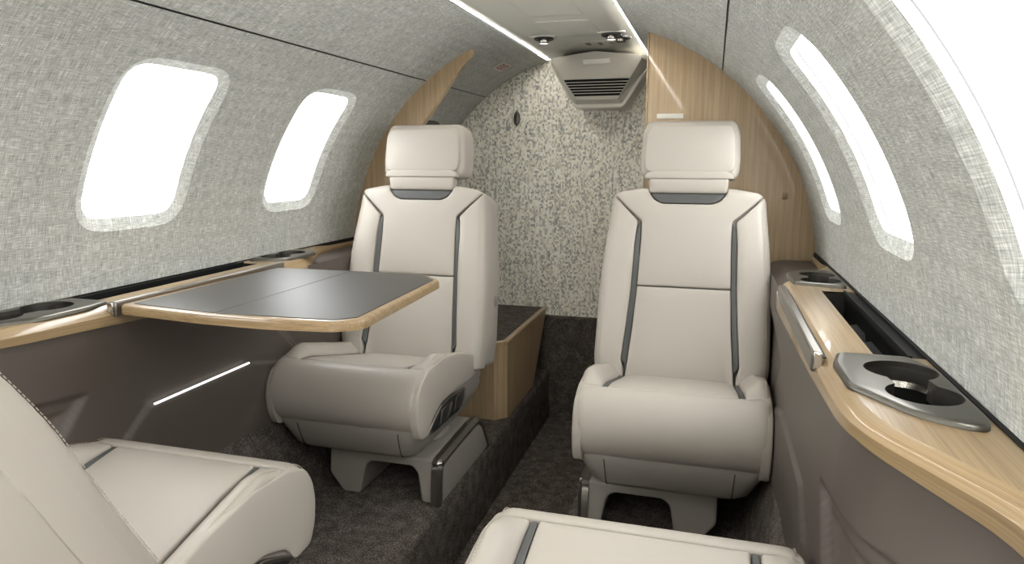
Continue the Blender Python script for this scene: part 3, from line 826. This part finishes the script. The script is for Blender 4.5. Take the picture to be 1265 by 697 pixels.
    so = mk('cushion_stitching', V, F, M['thread'], cu, smooth=False); so['kind'] = 'stuff'
    V = []; F = []
    for s in (1, -1):
        v = -.235
        while v < .20:
            a = bm_(s*(hw(v)-.012), v, .0030); b = bm_(s*(hw(v+.004)-.012), v+.0042, .0030); stitch(a, b, .0006); v += .0064
    so = mk('back_stitching', V, F, M['thread'], bk, smooth=False); so['kind'] = 'stuff'
    # ---- pan
    def rr4(hx, y0, y1, z, r, n=5):
        return [(p.x, p.y, z) for p in [Vector(q) for q in fillet([(-hx, y0), (hx, y0), (hx, y1), (-hx, y1)], r, n)]]
    lv = [rr4(.192, 1.43, 1.865, -.25, .03), rr4(.1985, 1.416, 1.868, -.312, .035), rr4(.193, 1.420, 1.862, -.330, .04), rr4(.172, 1.437, 1.83, -.375, .045), rr4(.160, 1.450, 1.81, -.386, .045), rr4(.12, 1.49, 1.77, -.388, .04)]
    V = []; F = []; N = len(lv[0])
    for r_ in lv: V += [L3(*p) for p in r_]
    for k in range(len(lv)-1):
        for i in range(N):
            j = (i+1) % N; F.append((k*N+i, k*N+j, (k+1)*N+j, (k+1)*N+i))
    F.append(tuple(range((len(lv)-1)*N, len(lv)*N))); F.append(tuple(range(N)))
    pan = mk('seat_pan', V, F, M['shell'], root, angle=45)
    for s in (1, -1):
        pts = [L3(s*.137, 1.4155, -.313), L3(s*.136, 1.4195, -.330), L3(s*.134, 1.4365, -.375), L3(s*.133, 1.45, -.3862)]
        tube('pan_seam', pts, .0011, M['void'], pan, 6)
    sx = lambda u, v: .1985-(-.312-v)*.30 if v < -.312 else .1985
    rc = [(1.447, -.318), (1.475, -.300), (1.530, -.275), (1.60, -.270), (1.715, -.285), (1.712, -.305), (1.68, -.345), (1.585, -.338), (1.50, -.336)]
    rm = lambda u, v, h: L3(sx(u, v)+h, u, v)
    cr = pad('control_bezel', rc, rm, M['smoked'], pan, r=.003, depth=.008, h0=.0045, fil=.012, step=.012)
    def scl(P, k, dx=0): 
        cx_ = sum(p[0] for p in P)/len(P); cy_ = sum(p[1] for p in P)/len(P); return [(cx_+(p[0]-cx_)*k+dx, cy_+(p[1]-cy_)*k*.92) for p in P]
    pad('control_well', scl(rc, .88), rm, M['void'], pan, r=.001, depth=.002, h0=.0052, fil=.01, step=.015)
    for y0 in (1.515, 1.615):
        lvp = [(y0, -.322), (y0+.012, -.285), (y0+.072, -.282), (y0+.050, -.322)]
        pad('control_lever', lvp, rm, M['dark'], pan, r=.002, depth=.004, h0=.0095, fil=.006, step=.012)
        tube('lever_edge', [rm(y0+.050, -.322, .0095), rm(y0+.062, -.302, .0105), rm(y0+.072, -.283, .0095)], .0024, M['chrome'], pan, 6)
    # ---- swivel and pedestal
    lathe('swivel_plate', [(0, -.388-OZ), (.125, -.388-OZ), (.128, -.395-OZ), (.128, -.408-OZ), (.12, -.414-OZ), (0, -.414-OZ)], (.03, .02, 0), M['shell'], root, 40)
    def pm(u, v, h): return L3(u, h, v)
    def yfr(z): return 1.500+.012*(z-ZF)/.1
    def yrr(z): return 1.905-.085*smooths(ZF, -.42, z)
    PP = [(-.108, -.415), (-.108, -.482), (-.066, -.5285), (-.018, -.5285), (-.004, -.452), (.012, -.438), (.126, -.438), (.142, -.452), (.156, -.5285), (.199, -.5285), (.199, -.415)]
    P_ = [Vector(p) for p in fillet(PP, .010)]
    if area2(P_) < 0: P_.reverse()
    N = len(P_); V = [L3(p.x, yfr(p.y), p.y) for p in P_]+[L3(p.x, yrr(p.y), p.y) for p in P_]
    ped = mk('pedestal', V, [tuple(range(N)), tuple(range(N, 2*N))]+[(i, (i+1) % N, N+(i+1) % N, N+i) for i in range(N)], M['shell'], root, angle=35)
    b = ped.modifiers.new('bevel', 'BEVEL'); b.width = .006; b.segments = 3; b.limit_method = 'ANGLE'; b.angle_limit = radians(35)
    path = [Vector(p) for p in [(1.497, -.5285), (1.504, -.448), (1.514, -.428), (1.534, -.416), (1.775, -.408), (1.815, -.416), (1.845, -.437), (1.905, -.5285)]]
    path = catmull(path, 4)
    V = []; F = []; K = len(path)
    for i, p in enumerate(path):
        d = (path[min(K-1, i+1)]-path[max(0, i-1)]).normalized(); n = Vector((-d.y, d.x))
        for x, h in ((.184, 0), (.184, .003), (.199, .0045), (.209, -.006), (.209, -.014), (.2, -.014)): V.append(L3(x, p.x+n.x*h, p.y+n.y*h))
    for i in range(K-1):
        for k in range(6): F.append((i*6+k, i*6+(k+1) % 6, (i+1)*6+(k+1) % 6, (i+1)*6+k))
    F += [tuple(range(6)), tuple(range((K-1)*6, K*6))]
    mk('chrome_band', V, F, M['smoked'], ped, angle=30)
    sp2 = [(1.512, -.5285), (1.518, -.45), (1.540, -.430), (1.775, -.422), (1.81, -.43), (1.835, -.448), (1.888, -.5285)]
    prism('pedestal_side', sp2, lambda u, v, h: L3(h, u, v), .196, .2065, M['shell'], ped, fil=.01, bev=.001)
    return root
def copy_tree(o, parent=None, mirror=False, cache={}):
    c = o.copy(); COL.objects.link(c)
    if o.data and mirror:
        if o.data.name not in cache:
            me = o.data.copy(); me.transform(Matrix.Scale(-1, 4, (1, 0, 0))); me.flip_normals(); cache[o.data.name] = me
        c.data = cache[o.data.name]
    if parent: c.parent = parent
    for ch in list(o.children): copy_tree(ch, c, mirror)
    return c
def recline(root, deg, hy=1.85, hz=-.21, lift=(0, 0, 0)):
    Mx = Matrix.Translation(L3(0, hy, hz)+Vector(lift)) @ Matrix.Rotation(radians(-deg), 4, 'X') @ Matrix.Translation(-L3(0, hy, hz))
    for ch in root.children:
        if ch.name.split('.')[0] in ('backrest', 'headrest'): ch.matrix_local = Mx
A = seat_proto()
A.location = (-.385, 1.65, ZF); tag(A, 'cream leather cabin seat facing the camera on the left, behind the table', 'seat', 'cream leather cabin seats')
B = copy_tree(A, mirror=True); B.location = (.382, 1.65, ZF); B['label'] = 'cream leather cabin seat facing the camera on the right, before the wooden partition'
Cc = copy_tree(B); Cc.location = (-.392, .705, ZF); Cc.rotation_euler.z = pi; Cc['label'] = 'cream leather cabin seat at bottom left, facing aft with its backrest cut by the frame'
D = copy_tree(A); D.location = (.376, .665, ZF); D.rotation_euler.z = pi; D['label'] = 'cream leather cabin seat at the bottom centre, only its cushion in the frame'
recline(Cc, 12, lift=(0, -.055, 0))
recline(D, 82)
